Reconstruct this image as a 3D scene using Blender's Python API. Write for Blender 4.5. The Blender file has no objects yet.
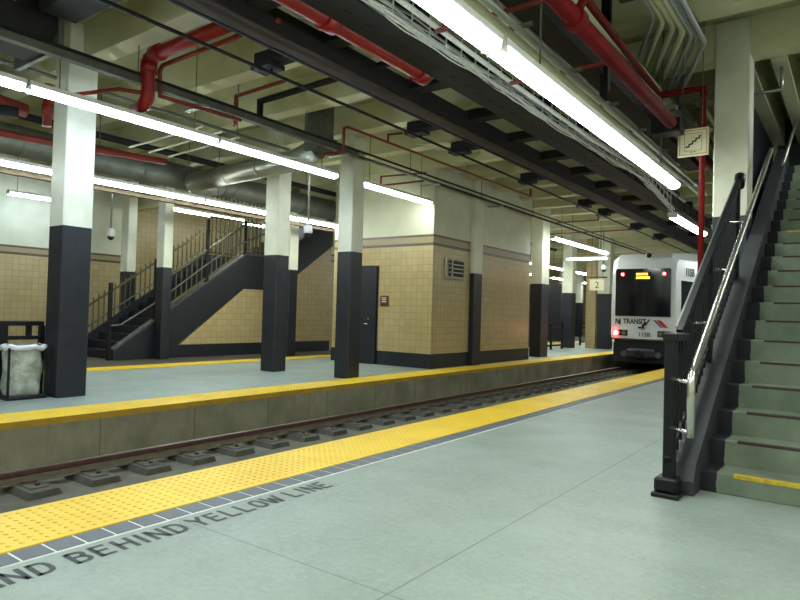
import bpy, math, random
from mathutils import Vector, Matrix
random.seed(7)
S = bpy.context.scene
COL = S.collection
PI = math.pi

# ------------------------------------------------------------------ mesh builder
class M:
    def __init__(self): self.v = []; self.f = []; self.sm = []
    def add(self, vs, fs, smooth=False):
        b = len(self.v); self.v += [tuple(p) for p in vs]
        self.f += [tuple(b + i for i in q) for q in fs]; self.sm += [smooth] * len(fs)
        return self
    def box(self, x0, x1, y0, y1, z0, z1, bev=0.0):
        if x0 > x1: x0, x1 = x1, x0
        if y0 > y1: y0, y1 = y1, y0
        if z0 > z1: z0, z1 = z1, z0
        if bev <= 0:
            vs = [(x, y, z) for z in (z0, z1) for y in (y0, y1) for x in (x0, x1)]
            return self.add(vs, [(0, 2, 3, 1), (4, 5, 7, 6), (0, 1, 5, 4), (2, 6, 7, 3), (0, 4, 6, 2), (1, 3, 7, 5)])
        b = bev
        rings = []
        for z, e in ((z0, b), (z0 + b, 0), (z1 - b, 0), (z1, b)):
            pts = [(x0 + b, y0 + e), (x1 - b, y0 + e), (x1 - e, y0 + b), (x1 - e, y1 - b), (x1 - b, y1 - e), (x0 + b, y1 - e), (x0 + e, y1 - b), (x0 + e, y0 + b)]
            rings.append([(px, py, z) for px, py in pts])
        return self.loft(rings)
    def loft(self, rings, smooth=False, cap=True, close=True):
        n = len(rings[0]); vs = [p for r in rings for p in r]; fs = []
        for k in range(len(rings) - 1):
            for i in range(n if close else n - 1):
                j = (i + 1) % n
                fs.append((k * n + i, k * n + j, (k + 1) * n + j, (k + 1) * n + i))
        self.add(vs, fs, smooth)
        if cap:
            b = len(self.v) - len(vs)
            self.f.append(tuple(b + i for i in range(n))[::-1]); self.sm.append(False)
            self.f.append(tuple(b + (len(rings) - 1) * n + i for i in range(n))); self.sm.append(False)
        return self
    def prism(self, pts, axis, a, b):
        # pts polygon in the two other axes, extruded along axis from a to b
        def mk(p, c):
            if axis == 'x': return (c, p[0], p[1])
            if axis == 'y': return (p[0], c, p[1])
            return (p[0], p[1], c)
        return self.loft([[mk(p, a) for p in pts], [mk(p, b) for p in pts]])
    def tube(self, pts, r, n=8, cap=True, smooth=True):
        P = [Vector(p) for p in pts]
        rs = r if isinstance(r, (list, tuple)) else [r] * len(P)
        T = []
        for i in range(len(P)):
            if i == 0: t = P[1] - P[0]
            elif i == len(P) - 1: t = P[-1] - P[-2]
            else: t = (P[i + 1] - P[i]).normalized() + (P[i] - P[i - 1]).normalized()
            T.append(t.normalized())
        up = Vector((0, 0, 1)) if abs(T[0].z) < .9 else Vector((1, 0, 0))
        u = T[0].cross(up).normalized(); rings = []
        for i, p in enumerate(P):
            u = (u - T[i] * u.dot(T[i])).normalized(); w = T[i].cross(u)
            k = 1.0
            if 0 < i < len(P) - 1:
                c = (P[i] - P[i - 1]).normalized().dot((P[i + 1] - P[i]).normalized()); k = 1 / max(.75, math.sqrt((1 + c) / 2))
            rings.append([tuple(p + (u * math.cos(2 * PI * a / n) + w * math.sin(2 * PI * a / n)) * rs[i] * k) for a in range(n)])
        return self.loft(rings, smooth, cap)
    def bar(self, a, b, w, h):
        # rectangular bar between two points
        a = Vector(a); b = Vector(b); t = (b - a).normalized()
        up = Vector((0, 0, 1)) if abs(t.z) < .95 else Vector((0, 1, 0))
        s = t.cross(up).normalized(); q = s.cross(t)
        r = [[tuple(p + s * x * w / 2 + q * y * h / 2) for x, y in ((-1, -1), (1, -1), (1, 1), (-1, 1))] for p in (a, b)]
        return self.loft(r)
    def ball(self, c, r, n=12, m=8, sz=1.0, half=0):
        rings = []
        lo = -PI / 2 if half <= 0 else 0; hi = PI / 2 if half >= 0 else 0
        for i in range(m + 1):
            a = lo + (hi - lo) * i / m; rr = max(r * math.cos(a), .0004)
            rings.append([(c[0] + rr * math.cos(2 * PI * k / n), c[1] + rr * math.sin(2 * PI * k / n), c[2] + sz * r * math.sin(a)) for k in range(n)])
        return self.loft(rings, True)
    def build(self, name, mat, parent=None, origin=None):
        me = bpy.data.meshes.new(name)
        if parent is not None: o = parent['_w'] if '_w' in parent.keys() else (0, 0, 0)
        elif origin is not None: o = origin
        else:
            xs = [p[0] for p in self.v]; ys = [p[1] for p in self.v]; zs = [p[2] for p in self.v]
            o = ((min(xs) + max(xs)) / 2, (min(ys) + max(ys)) / 2, min(zs))
        me.from_pydata([(p[0] - o[0], p[1] - o[1], p[2] - o[2]) for p in self.v], [], self.f)
        me.polygons.foreach_set('use_smooth', self.sm)
        me.update()
        ob = bpy.data.objects.new(name, me); COL.objects.link(ob)
        me.materials.append(mat)
        if parent is not None: ob.parent = parent; ob['_w'] = tuple(o)
        else: ob.location = o; ob['_w'] = tuple(o)
        return ob

def empty(name, loc):
    o = bpy.data.objects.new(name, None); COL.objects.link(o); o.location = loc; o['_w'] = tuple(float(c) for c in loc)
    o.empty_display_size = .1
    return o
def tag(o, label, cat, group=None, kind=None):
    o['label'] = label; o['category'] = cat
    if group: o['group'] = group
    if kind: o['kind'] = kind
    return o
def struct(o, label=None, cat=None):
    o['kind'] = 'structure'
    if label: o['label'] = label
    if cat: o['category'] = cat
    return o
def dup(o, loc=None, parent=None):
    c = o.copy(); COL.objects.link(c)
    if parent is not None: c.parent = parent
    for ch in list(o.children): dup(ch, None, c)
    if loc is not None: c.location = loc
    return c
def text_mesh(name, txt, size, mat, mtx, parent=None, bold=0.0, ext=0.0, align='LEFT', sx=1.0, spacing=1.0):
    cu = bpy.data.curves.new('t', 'FONT'); cu.body = txt; cu.size = size; cu.offset = bold; cu.extrude = ext
    cu.align_x = align; cu.space_character = spacing
    ob = bpy.data.objects.new('t', cu); COL.objects.link(ob)
    bpy.context.view_layer.update()
    dg = bpy.context.evaluated_depsgraph_get()
    me = bpy.data.meshes.new_from_object(ob.evaluated_get(dg))
    bpy.data.objects.remove(ob)
    me.transform(Matrix.Scale(sx, 4, (1, 0, 0)))
    me.transform(mtx)
    o = (0, 0, 0)
    if parent is not None: o = tuple(parent['_w'])
    else:
        xs = [v.co for v in me.vertices]; o = (sum(v.x for v in xs) / len(xs), sum(v.y for v in xs) / len(xs), min(v.z for v in xs))
    me.transform(Matrix.Translation(-Vector(o)))
    r = bpy.data.objects.new(name, me); COL.objects.link(r); me.materials.clear(); me.materials.append(mat)
    if parent is not None: r.parent = parent
    else: r.location = o
    r['_w'] = tuple(o)
    return r
def frame(origin, xd, yd):
    x = Vector(xd).normalized(); y = Vector(yd).normalized(); z = x.cross(y)
    m = Matrix((x, y, z)).transposed().to_4x4(); m.translation = Vector(origin); return m

# ------------------------------------------------------------------ materials
def lin(c): return tuple(((v / 255) / 12.92 if v / 255 <= .04045 else ((v / 255 + .055) / 1.055) ** 2.4) for v in c)
def nodes(name):
    m = bpy.data.materials.new(name); m.use_nodes = True
    nt = m.node_tree; b = nt.nodes['Principled BSDF']; return m, nt, b
def N(nt, t, **kw):
    n = nt.nodes.new(t)
    for k, v in kw.items():
        if k in n.inputs: n.inputs[k].default_value = v
        else: setattr(n, k, v)
    return n
def math_n(nt, op, a, b=None, c=None):
    n = nt.nodes.new('ShaderNodeMath'); n.operation = op
    for i, s in enumerate((a, b, c)):
        if s is None: continue
        if isinstance(s, (int, float)): n.inputs[i].default_value = s
        else: nt.links.new(s, n.inputs[i])
    return n.outputs[0]
def mix(nt, fac, a, b, blend='MIX'):
    n = nt.nodes.new('ShaderNodeMix'); n.data_type = 'RGBA'; n.blend_type = blend
    for idx, s in ((0, fac), (6, a), (7, b)):
        if isinstance(s, (int, float)): n.inputs[idx].default_value = s
        elif isinstance(s, tuple): n.inputs[idx].default_value = (*s[:3], 1)
        else: nt.links.new(s, n.inputs[idx])
    return n.outputs[2]
def pos(nt):
    g = nt.nodes.new('ShaderNodeNewGeometry'); s = nt.nodes.new('ShaderNodeSeparateXYZ'); nt.links.new(g.outputs['Position'], s.inputs[0])
    return g.outputs['Position'], s.outputs[0], s.outputs[1], s.outputs[2]
def noise(nt, vec, scale, detail=4, rough=.55):
    n = N(nt, 'ShaderNodeTexNoise', Scale=scale, Detail=detail, Roughness=rough); nt.links.new(vec, n.inputs['Vector']); return n.outputs['Fac']
def ramp(nt, fac, lo, hi):
    n = nt.nodes.new('ShaderNodeMapRange'); n.clamp = True
    nt.links.new(fac, n.inputs[0]); n.inputs[1].default_value = lo; n.inputs[2].default_value = hi; return n.outputs[0]
def bump(nt, b, h, strength=.3, dist=.01):
    n = N(nt, 'ShaderNodeBump', Strength=strength, Distance=dist); nt.links.new(h, n.inputs['Height']); nt.links.new(n.outputs[0], b.inputs['Normal'])
def paint(name, rgb, rough=.55, metal=0., var=.25, scale=6., bmp=0., spec=.5, dark=None):
    m, nt, b = nodes(name); c = lin(rgb); d = lin(dark) if dark else tuple(v * (1 - var) for v in c)
    P, x, y, z = pos(nt); f = noise(nt, P, scale)
    nt.links.new(mix(nt, ramp(nt, f, .35, .65), d, c), b.inputs['Base Color'])
    b.inputs['Roughness'].default_value = rough; b.inputs['Metallic'].default_value = metal; b.inputs['Specular IOR Level'].default_value = spec
    if bmp: bump(nt, b, noise(nt, P, scale * 12), bmp)
    return m
def emit(name, rgb, st):
    m, nt, b = nodes(name); b.inputs['Base Color'].default_value = (*lin(rgb), 1); b.inputs['Emission Color'].default_value = (*lin(rgb), 1); b.inputs['Emission Strength'].default_value = st; return m

CREAM = (214, 214, 188); NAVY = (29, 31, 39)
def mat_floor():
    m, nt, b = nodes('platform_concrete'); P, x, y, z = pos(nt)
    c = mix(nt, ramp(nt, noise(nt, P, 1.1, 6), .3, .7), lin((125, 136, 128)), lin((147, 158, 150)))
    c = mix(nt, math_n(nt, 'MULTIPLY', ramp(nt, noise(nt, P, 26, 6, .7), .45, .75), .35), c, lin((170, 182, 168)))
    c = mix(nt, math_n(nt, 'MULTIPLY', ramp(nt, noise(nt, P, .45, 3), .55, .75), .5), c, lin((112, 116, 102)))
    # scratches
    w = N(nt, 'ShaderNodeTexNoise', Scale=3.0, Detail=8, Roughness=.7, Distortion=2.5); nt.links.new(P, w.inputs['Vector'])
    l = math_n(nt, 'ABSOLUTE', math_n(nt, 'SUBTRACT', w.outputs['Fac'], .5))
    c = mix(nt, math_n(nt, 'MULTIPLY', math_n(nt, 'LESS_THAN', l, .005), .4), c, lin((88, 98, 88)))
    # control joints on a slab grid
    def joint(a, off, per, wd):
        k = math_n(nt, 'ABSOLUTE', math_n(nt, 'SUBTRACT', math_n(nt, 'FRACT', math_n(nt, 'DIVIDE', math_n(nt, 'SUBTRACT', a, off), per)), .5))
        return math_n(nt, 'GREATER_THAN', k, .5 - wd / per)
    j = math_n(nt, 'MAXIMUM', joint(x, -1.607, 2.6, .004), joint(y, 2.16, 3.05, .0035))
    c = mix(nt, math_n(nt, 'MULTIPLY', j, .6), c, lin((62, 70, 60)))
    nt.links.new(c, b.inputs['Base Color'])
    nt.links.new(math_n(nt, 'ADD', .38, math_n(nt, 'MULTIPLY', noise(nt, P, 3, 4), .25)), b.inputs['Roughness'])
    bump(nt, b, noise(nt, P, 40, 5), .08, .004)
    return m
def mat_tile(name, base=.32, lo=2.73, hi=2.93, top=CREAM):
    m, nt, b = nodes(name); P, x, y, z = pos(nt)
    cb = nt.nodes.new('ShaderNodeCombineXYZ'); nt.links.new(math_n(nt, 'ADD', x, y), cb.inputs[0]); nt.links.new(z, cb.inputs[1])
    br = N(nt, 'ShaderNodeTexBrick', Scale=1.0); br.offset = 0.0
    br.inputs['Brick Width'].default_value = .152; br.inputs['Row Height'].default_value = .152; br.inputs['Mortar Size'].default_value = .005; br.inputs['Mortar Smooth'].default_value = .2
    br.inputs['Color1'].default_value = (*lin((186, 168, 124)), 1); br.inputs['Color2'].default_value = (*lin((176, 157, 113)), 1); br.inputs['Mortar'].default_value = (*lin((142, 126, 88)), 1)
    nt.links.new(cb.outputs[0], br.inputs['Vector'])
    c = mix(nt, math_n(nt, 'MULTIPLY', ramp(nt, noise(nt, P, 1.3), .4, .7), .3), br.outputs['Color'], lin((172, 152, 100)))
    def band(a, bb): return math_n(nt, 'MULTIPLY', math_n(nt, 'GREATER_THAN', z, a), math_n(nt, 'LESS_THAN', z, bb))
    c = mix(nt, band(lo, hi), c, lin((150, 138, 104)))
    c = mix(nt, band(lo - .025, lo + .035), c, lin((84, 66, 48)))
    c = mix(nt, band(hi - .03, hi + .02), c, lin((92, 70, 48)))
    up = math_n(nt, 'GREATER_THAN', z, hi + .02)
    tc = mix(nt, ramp(nt, noise(nt, P, 2.5), .35, .65), tuple(v * .88 for v in lin(top)), lin(top))
    c = mix(nt, up, c, tc)
    nt.links.new(c, b.inputs['Base Color'])
    nt.links.new(math_n(nt, 'ADD', .32, math_n(nt, 'MULTIPLY', up, .3)), b.inputs['Roughness'])
    h = math_n(nt, 'MULTIPLY', math_n(nt, 'SUBTRACT', 1.0, br.outputs['Fac']), math_n(nt, 'SUBTRACT', 1.0, up))
    bump(nt, b, h, .4, .004)
    return m
def mat_column(name, zp=2.2):
    m, nt, b = nodes(name); P, x, y, z = pos(nt)
    f = ramp(nt, noise(nt, P, 2.2), .35, .65)
    up = mix(nt, f, lin((203, 204, 184)), lin((222, 222, 202)))
    dn = mix(nt, ramp(nt, noise(nt, P, 5), .35, .65), lin((22, 25, 32)), lin((32, 35, 43)))
    nt.links.new(mix(nt, math_n(nt, 'GREATER_THAN', z, zp), dn, up), b.inputs['Base Color']); b.inputs['Roughness'].default_value = .45
    bump(nt, b, noise(nt, P, 60), .08, .003)
    return m
def mat_concrete_wall():
    m, nt, b = nodes('stained_concrete'); P, x, y, z = pos(nt)
    mp = N(nt, 'ShaderNodeMapping'); mp.inputs['Scale'].default_value = (1, 1, .25); nt.links.new(P, mp.inputs[0])
    c = mix(nt, ramp(nt, noise(nt, P, 1.6, 7), .3, .7), lin((100, 98, 80)), lin((142, 138, 116)))
    c = mix(nt, math_n(nt, 'MULTIPLY', ramp(nt, noise(nt, mp.outputs[0], 5, 6, .7), .5, .8), .6), c, lin((100, 86, 58)))
    k = math_n(nt, 'ABSOLUTE', math_n(nt, 'SUBTRACT', math_n(nt, 'FRACT', math_n(nt, 'DIVIDE', y, 1.22)), .5))
    c = mix(nt, math_n(nt, 'MULTIPLY', math_n(nt, 'GREATER_THAN', k, .495), .6), c, lin((52, 50, 40)))
    nt.links.new(c, b.inputs['Base Color']); b.inputs['Roughness'].default_value = .85
    bump(nt, b, noise(nt, P, 22, 6), .4, .01); return m
def mat_step():
    m, nt, b = nodes('stair_concrete'); P, x, y, z = pos(nt)
    c = mix(nt, ramp(nt, noise(nt, P, 4, 6), .3, .7), lin((96, 108, 92)), lin((124, 134, 116)))
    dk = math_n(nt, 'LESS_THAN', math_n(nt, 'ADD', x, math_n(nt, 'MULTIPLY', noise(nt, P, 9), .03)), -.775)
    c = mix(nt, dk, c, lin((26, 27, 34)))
    nt.links.new(c, b.inputs['Base Color']); b.inputs['Roughness'].default_value = .7; bump(nt, b, noise(nt, P, 50, 4), .15, .004); return m
def mat_tactile(name='tactile_yellow'):
    m, nt, b = nodes(name); P, x, y, z = pos(nt)
    c = mix(nt, ramp(nt, noise(nt, P, 1.8, 5), .3, .7), lin((226, 186, 34)), lin((240, 204, 52)))
    k = math_n(nt, 'ABSOLUTE', math_n(nt, 'SUBTRACT', math_n(nt, 'FRACT', math_n(nt, 'DIVIDE', y, 1.22)), .5))
    c = mix(nt, math_n(nt, 'MULTIPLY', math_n(nt, 'GREATER_THAN', k, .497), .5), c, lin((140, 108, 20)))
    nt.links.new(c, b.inputs['Base Color']); b.inputs['Roughness'].default_value = .45; return m
def mat_rust():
    m, nt, b = nodes('weathered_timber'); P, x, y, z = pos(nt)
    mp = N(nt, 'ShaderNodeMapping'); mp.inputs['Scale'].default_value = (3, .5, 3); nt.links.new(P, mp.inputs[0])
    c = mix(nt, ramp(nt, noise(nt, mp.outputs[0], 3, 7, .7), .35, .7), lin((24, 20, 20)), lin((74, 54, 40)))
    nt.links.new(c, b.inputs['Base Color']); b.inputs['Roughness'].default_value = .8; return m

F_CONC = mat_floor(); F_WALL = mat_concrete_wall(); F_STEP = mat_step()
TILE = mat_tile('glazed_tile_kiosk'); TILE_L = mat_tile('glazed_tile_left', lo=2.38, hi=2.56); TILE_P = mat_tile('glazed_tile_plain', lo=9, hi=9.2)
COLM = mat_column('column_paint'); COLM2 = mat_column('column_paint_low', 2.09)
YEL = mat_tactile(); YEDGE = paint('yellow_edge', (176, 136, 22), .6, scale=4)
CEIL = paint('ceiling_paint', (178, 175, 136), .6, var=.22, scale=1.3, bmp=.05)
BEAM = paint('beam_paint', (206, 204, 166), .5, var=.12, scale=2)
CRM = paint('cream_paint', (214, 213, 186), .5, var=.1, scale=2)
DARK = paint('dark_paint', NAVY, .5, var=.25, scale=5)
BLACK = paint('black_metal', (20, 20, 25), .45, .0, var=.3, scale=8, spec=.3)
BLK2 = paint('black_duct', (22, 22, 27), .7, var=.35, scale=3)
RED = paint('red_pipe', (146, 18, 20), .38, var=.25, scale=4)
REDD = paint('dark_red_pipe', (120, 12, 14), .7, var=.3, scale=4, spec=.25); CONDL = paint('pale_conduit', (186, 192, 198), .35, .35, var=.15, scale=6); RED2 = paint('rusty_red_pipe', (134, 38, 24), .5, var=.35, scale=5)
STEEL = paint('galvanised_steel', (176, 182, 176), .35, .85, var=.2, scale=5)
STEELD = paint('dull_strut', (110, 114, 106), .5, .5, var=.3, scale=5)
CHROME = paint('brushed_steel', (214, 214, 206), .25, .95, var=.08, scale=12)
DUCT = paint('duct_metal', (160, 160, 146), .38, .7, var=.15, scale=3)
WHITE = paint('white_metal', (226, 228, 224), .4, var=.06)
CABLE = paint('white_cable', (232, 234, 234), .5, var=.2, scale=20)
CABLEG = paint('grey_cable', (128, 132, 134), .6, var=.4, scale=20)
TILEG = paint('slate_tile', (92, 98, 106), .5, var=.18, scale=7)
GROUT = paint('white_grout', (214, 220, 214), .7, var=.1)
LETTER = paint('floor_stencil', (56, 62, 60), .6, var=.12, scale=12)
RAILM = paint('rusty_rail', (86, 52, 46), .6, .2, var=.4, scale=9); RAILT = paint('worn_rail', (120, 112, 104), .35, .8, var=.2)
BED = paint('track_bed', (112, 108, 92), .9, var=.45, scale=3, bmp=.5)
BLOCK = paint('tie_block', (84, 82, 70), .8, var=.35, scale=9, bmp=.3)
TIMBER = mat_rust(); TROUGH = paint('dark_trough_side', (30, 27, 28), .8, var=.3)
WEB = paint('rail_web_paint', (104, 96, 78), .8, var=.3, scale=8)
DFLOOR = paint('worn_dark_floor', (86, 82, 66), .8, var=.25, scale=1.4)
GLASS, _nt, _b = nodes('tinted_glass'); _b.inputs['Base Color'].default_value = (*lin((14, 16, 24)), 1); _b.inputs['Roughness'].default_value = .08; _b.inputs['Specular IOR Level'].default_value = .6
TRAINW = paint('train_white', (222, 226, 230), .3, var=.05, scale=3)
TRAINB = paint('train_underframe', (24, 24, 30), .6, var=.3)
SIGNC = paint('sign_cream', (214, 206, 172), .5, var=.06); SIGNF = paint('sign_frame', (168, 130, 84), .5)
SIGNB = paint('sign_brown', (92, 34, 22), .5); INK = paint('ink_black', (22, 22, 22), .6)
INKBLUE = paint('ink_blue', (24, 36, 96), .5); INKRED = paint('ink_red', (200, 30, 40), .4)
BAG, _nt, _b = nodes('clear_plastic_bag'); _P, _x, _y, _z = pos(_nt)
_nt.links.new(mix(_nt, ramp(_nt, noise(_nt, _P, 7, 5), .4, .65), lin((150, 156, 140)), lin((196, 200, 190))), _b.inputs['Base Color'])
_b.inputs['Roughness'].default_value = .25; _b.inputs['Alpha'].default_value = .82
bump(_nt, _b, noise(_nt, _P, 14, 5), .8, .03)
BAGW = paint('white_bag_rim', (220, 222, 226), .4, var=.12, scale=20)
NOSE = paint('nosing_strip', (66, 52, 42), .7, var=.4, scale=30); NOSEY = paint('yellow_nosing', (214, 184, 40), .6, var=.35, scale=25)
TUBE = emit('fluorescent_glow', (240, 250, 244), 30.0); TUBEC = emit('fluorescent_glow_cool', (216, 236, 255), 32.0)
E_RED = emit('red_lamp', (255, 40, 40), 14); E_WH = emit('pink_lamp_core', (255, 210, 200), 30); E_AMB = emit('amber_display', (255, 190, 60), 4)
LENS = paint('lamp_lens', (150, 150, 120), .15, .4)

# ------------------------------------------------------------------ the setting
Y0, Y1 = -5.0, 48.0
NE, FE, FE2 = -3.87, -6.75, -11.62     # platform edges (x)
WL = -16.5
def sbox(name, mat, *a, bev=0):
    return struct(M().box(*a, bev=bev).build(name, mat))
sbox('floor', F_CONC, NE, 3.0, Y0, Y1, -.9, 0)
sbox('floor', F_CONC, FE2, FE, Y0, Y1, -.9, 0)
sbox('floor', DFLOOR, WL, FE2, Y0, Y1, -.9, -.004)
sbox('floor', BED, FE, NE, Y0, Y1, -.95, -.47)
# face of the far platform, a concrete skin below the yellow edge
sbox('wall_platform_edge', F_WALL, FE, FE + .012, Y0, Y1, -.47, -.056)
sbox('wall_left', TILE_L, WL - .2, WL, Y0, 9.5, 0, 4.85)
sbox('wall_stairwell', TILE_P, WL - .5, WL - .3, 9.5, Y1, 0, 4.85)
sbox('wall_return', TILE_P, WL - .5, WL - .0, 9.5, 9.7, 0, 4.85)
sbox('wall_end', DARK, WL - .5, 3.2, Y1, Y1 + .2, -.9, 4.85)
sbox('wall_back', CRM, WL - .5, 3.2, Y0 - .2, Y0, -.9, 4.85)
sbox('wall_right', CRM, 3.0, 3.2, Y0, Y1, 0, 4.85)
sbox('ceiling', CEIL, WL - .5, 3.2, Y0 - .2, Y1 + .2, 4.85, 5.05)
bi = 0
yb = 4.0 - 1.45 * 6
while yb < Y1 - 1:
    bi += 1
    struct(M().prism([(yb, 4.86), (yb + .02, 4.4), (yb + .28, 4.4), (yb + .3, 4.86)], 'x', WL - .28, -1.45 if 8.5 < yb < 14 else 2.99).build('trim_%d' % bi, BEAM))
    yb += 1.45

# kiosk
KX0, KX1, KY0, KY1 = -10.4, -7.5, 11.4, 16.4
sbox('wall_kiosk', TILE, KX0, KX1, KY0, KY1, 0, 4.84)
sbox('baseboard_kiosk', DARK, KX0 - .012, KX1 + .012, KY0 - .012, KY1 + .012, 0, .32)
d = empty('door_1', (-9.35, 11.38, 0)); struct(d)
M().box(-9.72, -9.02, 11.345, 11.386, .01, 2.24, .008).build('door_panel', DARK, d)
M().box(-9.78, -8.985, 11.37, 11.387, 0, 2.29).build('door_frame', BLACK, d)
h = M().tube([(-9.22, 11.345, .93), (-9.22, 11.29, .93), (-9.33, 11.29, .93)], .014, 8).build('door_handle', CHROME, d)
M().tube([(-9.22, 11.36, 1.05), (-9.22, 11.33, 1.05)], .022, 10).build('lock_cylinder', CHROME, d)
# tiled wall under the far stair
w = M().prism([(8.55, 0), (10.82, 1.72), (12.0, 1.72), (14.15, 3.24), (14.15, 0)], 'x', -13.16, -13.04).build('wall_under_stair', TILE_P); struct(w)
sbox('baseboard_stair', DARK, -13.04, -13.01, 8.3, 14.15, 0, .3)
sbox('wall_stair_end', TILE, -16.4, -13.04, 14.15, 14.3, 0, 4.84)

# ------------------------------------------------------------------ tactile strips and tile border
def tactile(x0, x1, label, edge_side, yd0, yd1, ys, ye):
    r = empty('tactile_strip', ((x0 + x1) / 2, (ys + ye) / 2, 0))
    tag(r, label, 'tactile paving')
    M().box(x0, x1, ys, ye, 0, .012).build('strip', YEL, r)
    m = M(); sp = .061; nx = int((x1 - x0 - .02) / sp); off = ((x1 - x0) - (nx - 1) * sp) / 2
    y = yd0
    while y < yd1:
        for i in range(nx):
            cx = x0 + off + i * sp; q = []
            for rr, zz in ((.014, .012), (.011, .0155), (.005, .0168)):
                q.append([(cx + rr * math.cos(k * PI / 3), y + rr * math.sin(k * PI / 3), zz) for k in range(6)])
            m.loft(q, True)
        y += sp
    m.build('dome', YEL, r)['kind'] = 'stuff'
    if edge_side:
        M().box(x1, x1 + .014, ys, ye, -.055, .012).build('edge_nosing', YEDGE, r)
    return r
tactile(NE, NE + .61, 'yellow tactile warning strip along the near platform edge, dome studded', 0, 1.0, 12, Y0 + .1, 40)
tactile(FE - .57, FE, 'yellow tactile strip along the edge of the platform across the track', 1, 2.5, 7, Y0 + .1, 40)
tactile(FE2, FE2 + .55, 'thin distant yellow strip in front of the far staircase', 0, 5, 5.2, Y0 + .1, 40)
# move the near strip so that its rail side edge is at NE
r = empty('border_tiles', (NE + .61 + .08, 8, 0)); tag(r, 'row of slate grey square tiles with white joints beside near yellow strip', 'tile border')
gx0 = NE + .612; gx1 = gx0 + .165
M().box(gx0, gx1, Y0 + .1, 40, 0, .004).build('grout', GROUT, r)
m = M(); y = 1.338 - .1523 * 30
while y < 39: m.box(gx0 + .002, gx0 + .150, y + .007, y + .1523 - .007, .004, .0062); y += .1523
m.build('tile_row', TILEG, r)['kind'] = 'stuff'
m = M(); m.box(FE - .57 - .05, FE - .575, Y0 + .1, 40, 0, .004); tag(m.build('border_line', paint('slate_line', (76, 82, 84), .6)), 'thin dark tile line along the inner side of far yellow strip', 'tile border')
# painted words
GL = {  # flat stencil strokes on a 1 x 1.5 cell
 'A': [[(0, 0), (.42, 1.5)], [(.58, 1.5), (1, 0)], [(.22, .42), (.78, .42)]],
 'N': [[(.1, 0), (.1, 1.5)], [(.9, 0), (.9, 1.5)], [(.12, 1.4), (.88, .1)]],
 'D': [[(.12, 0), (.12, 1.5)], [(.12, 1.38), (.55, 1.38), (.8, 1.24), (.9, 1.0), (.9, .5), (.8, .26), (.55, .12), (.12, .12)]],
 'B': [[(.12, 0), (.12, 1.5)], [(.12, 1.38), (.62, 1.38), (.82, 1.28), (.85, 1.08), (.8, .9), (.62, .8), (.12, .8)], [(.6, .8), (.82, .7), (.9, .48), (.86, .26), (.65, .12), (.12, .12)]],
 'E': [[(.12, 0), (.12, 1.5)], [(.1, 1.38), (.92, 1.38)], [(.1, .78), (.82, .78)], [(.1, .12), (.92, .12)]],
 'H': [[(.1, 0), (.1, 1.5)], [(.9, 0), (.9, 1.5)], [(.1, .78), (.9, .78)]],
 'I': [[(.5, 0), (.5, 1.5)]],
 'Y': [[(0, 1.5), (.5, .75)], [(1, 1.5), (.5, .75)], [(.5, .8), (.5, 0)]],
 'L': [[(.12, 0), (.12, 1.5)], [(.1, .12), (.92, .12)]],
 'O': [[(.5, 1.39), (.25, 1.33), (.1, 1.05), (.1, .45), (.25, .17), (.5, .11), (.75, .17), (.9, .45), (.9, 1.05), (.75, 1.33), (.5, 1.39)]],
 'W': [[(0, 1.5), (.26, .04)], [(.26, .04), (.5, 1.2)], [(.5, 1.2), (.74, .04)], [(.74, .04), (1, 1.5)]],
 'S': [[(.9, 1.2), (.72, 1.36), (.3, 1.38), (.12, 1.2), (.14, .98), (.4, .82), (.66, .7), (.88, .52), (.88, .28), (.7, .12), (.3, .12), (.1, .3)]],
 'T': [[(.5, 0), (.5, 1.5)], [(0, 1.38), (1, 1.38)]]}
def stencil(m, word, ya, yb_, xbase, hgt=.157, wd=.026):
    ws = [(.45 if c == 'I' else 1.25 if c == 'W' else 1.0) for c in word]; gap = .30
    u = (yb_ - ya) / (sum(ws) + gap * (len(word) - 1)); y = ya
    for c, w_ in zip(word, ws):
        for st_ in GL[c]:
            for k, (p, q) in enumerate(zip(st_[:-1], st_[1:])):
                P, Q = [Vector((xbase - hgt * e[1] / 1.5, y + u * (w_ * .5 if c == 'I' else e[0] * w_), 0)) for e in (p, q)]
                d_ = (Q - P).normalized(); n_ = Vector((-d_.y, d_.x, 0)) * wd / 2
                if len(st_) > 2: P = P - d_ * wd * .2; Q = Q + d_ * wd * .2
                zz = .0012 + .0002 * (k % 2)
                m.add([tuple(P + n_ + Vector((0, 0, zz))), tuple(P - n_ + Vector((0, 0, zz))), tuple(Q - n_ + Vector((0, 0, zz))), tuple(Q + n_ + Vector((0, 0, zz)))], [(0, 1, 2, 3)])
        y += u * (w_ + gap)
m = M()
for word, ya, yb_ in (('STAND', .86, 1.405), ('BEHIND', 1.487, 2.10), ('YELLOW', 2.155, 2.80), ('LINE', 2.875, 3.24)): stencil(m, word, ya, yb_, -2.888)
t = m.build('floor_lettering', LETTER)
tag(t, 'grey stencilled words STAND BEHIND YELLOW LINE painted on the platform floor', 'lettering')

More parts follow.
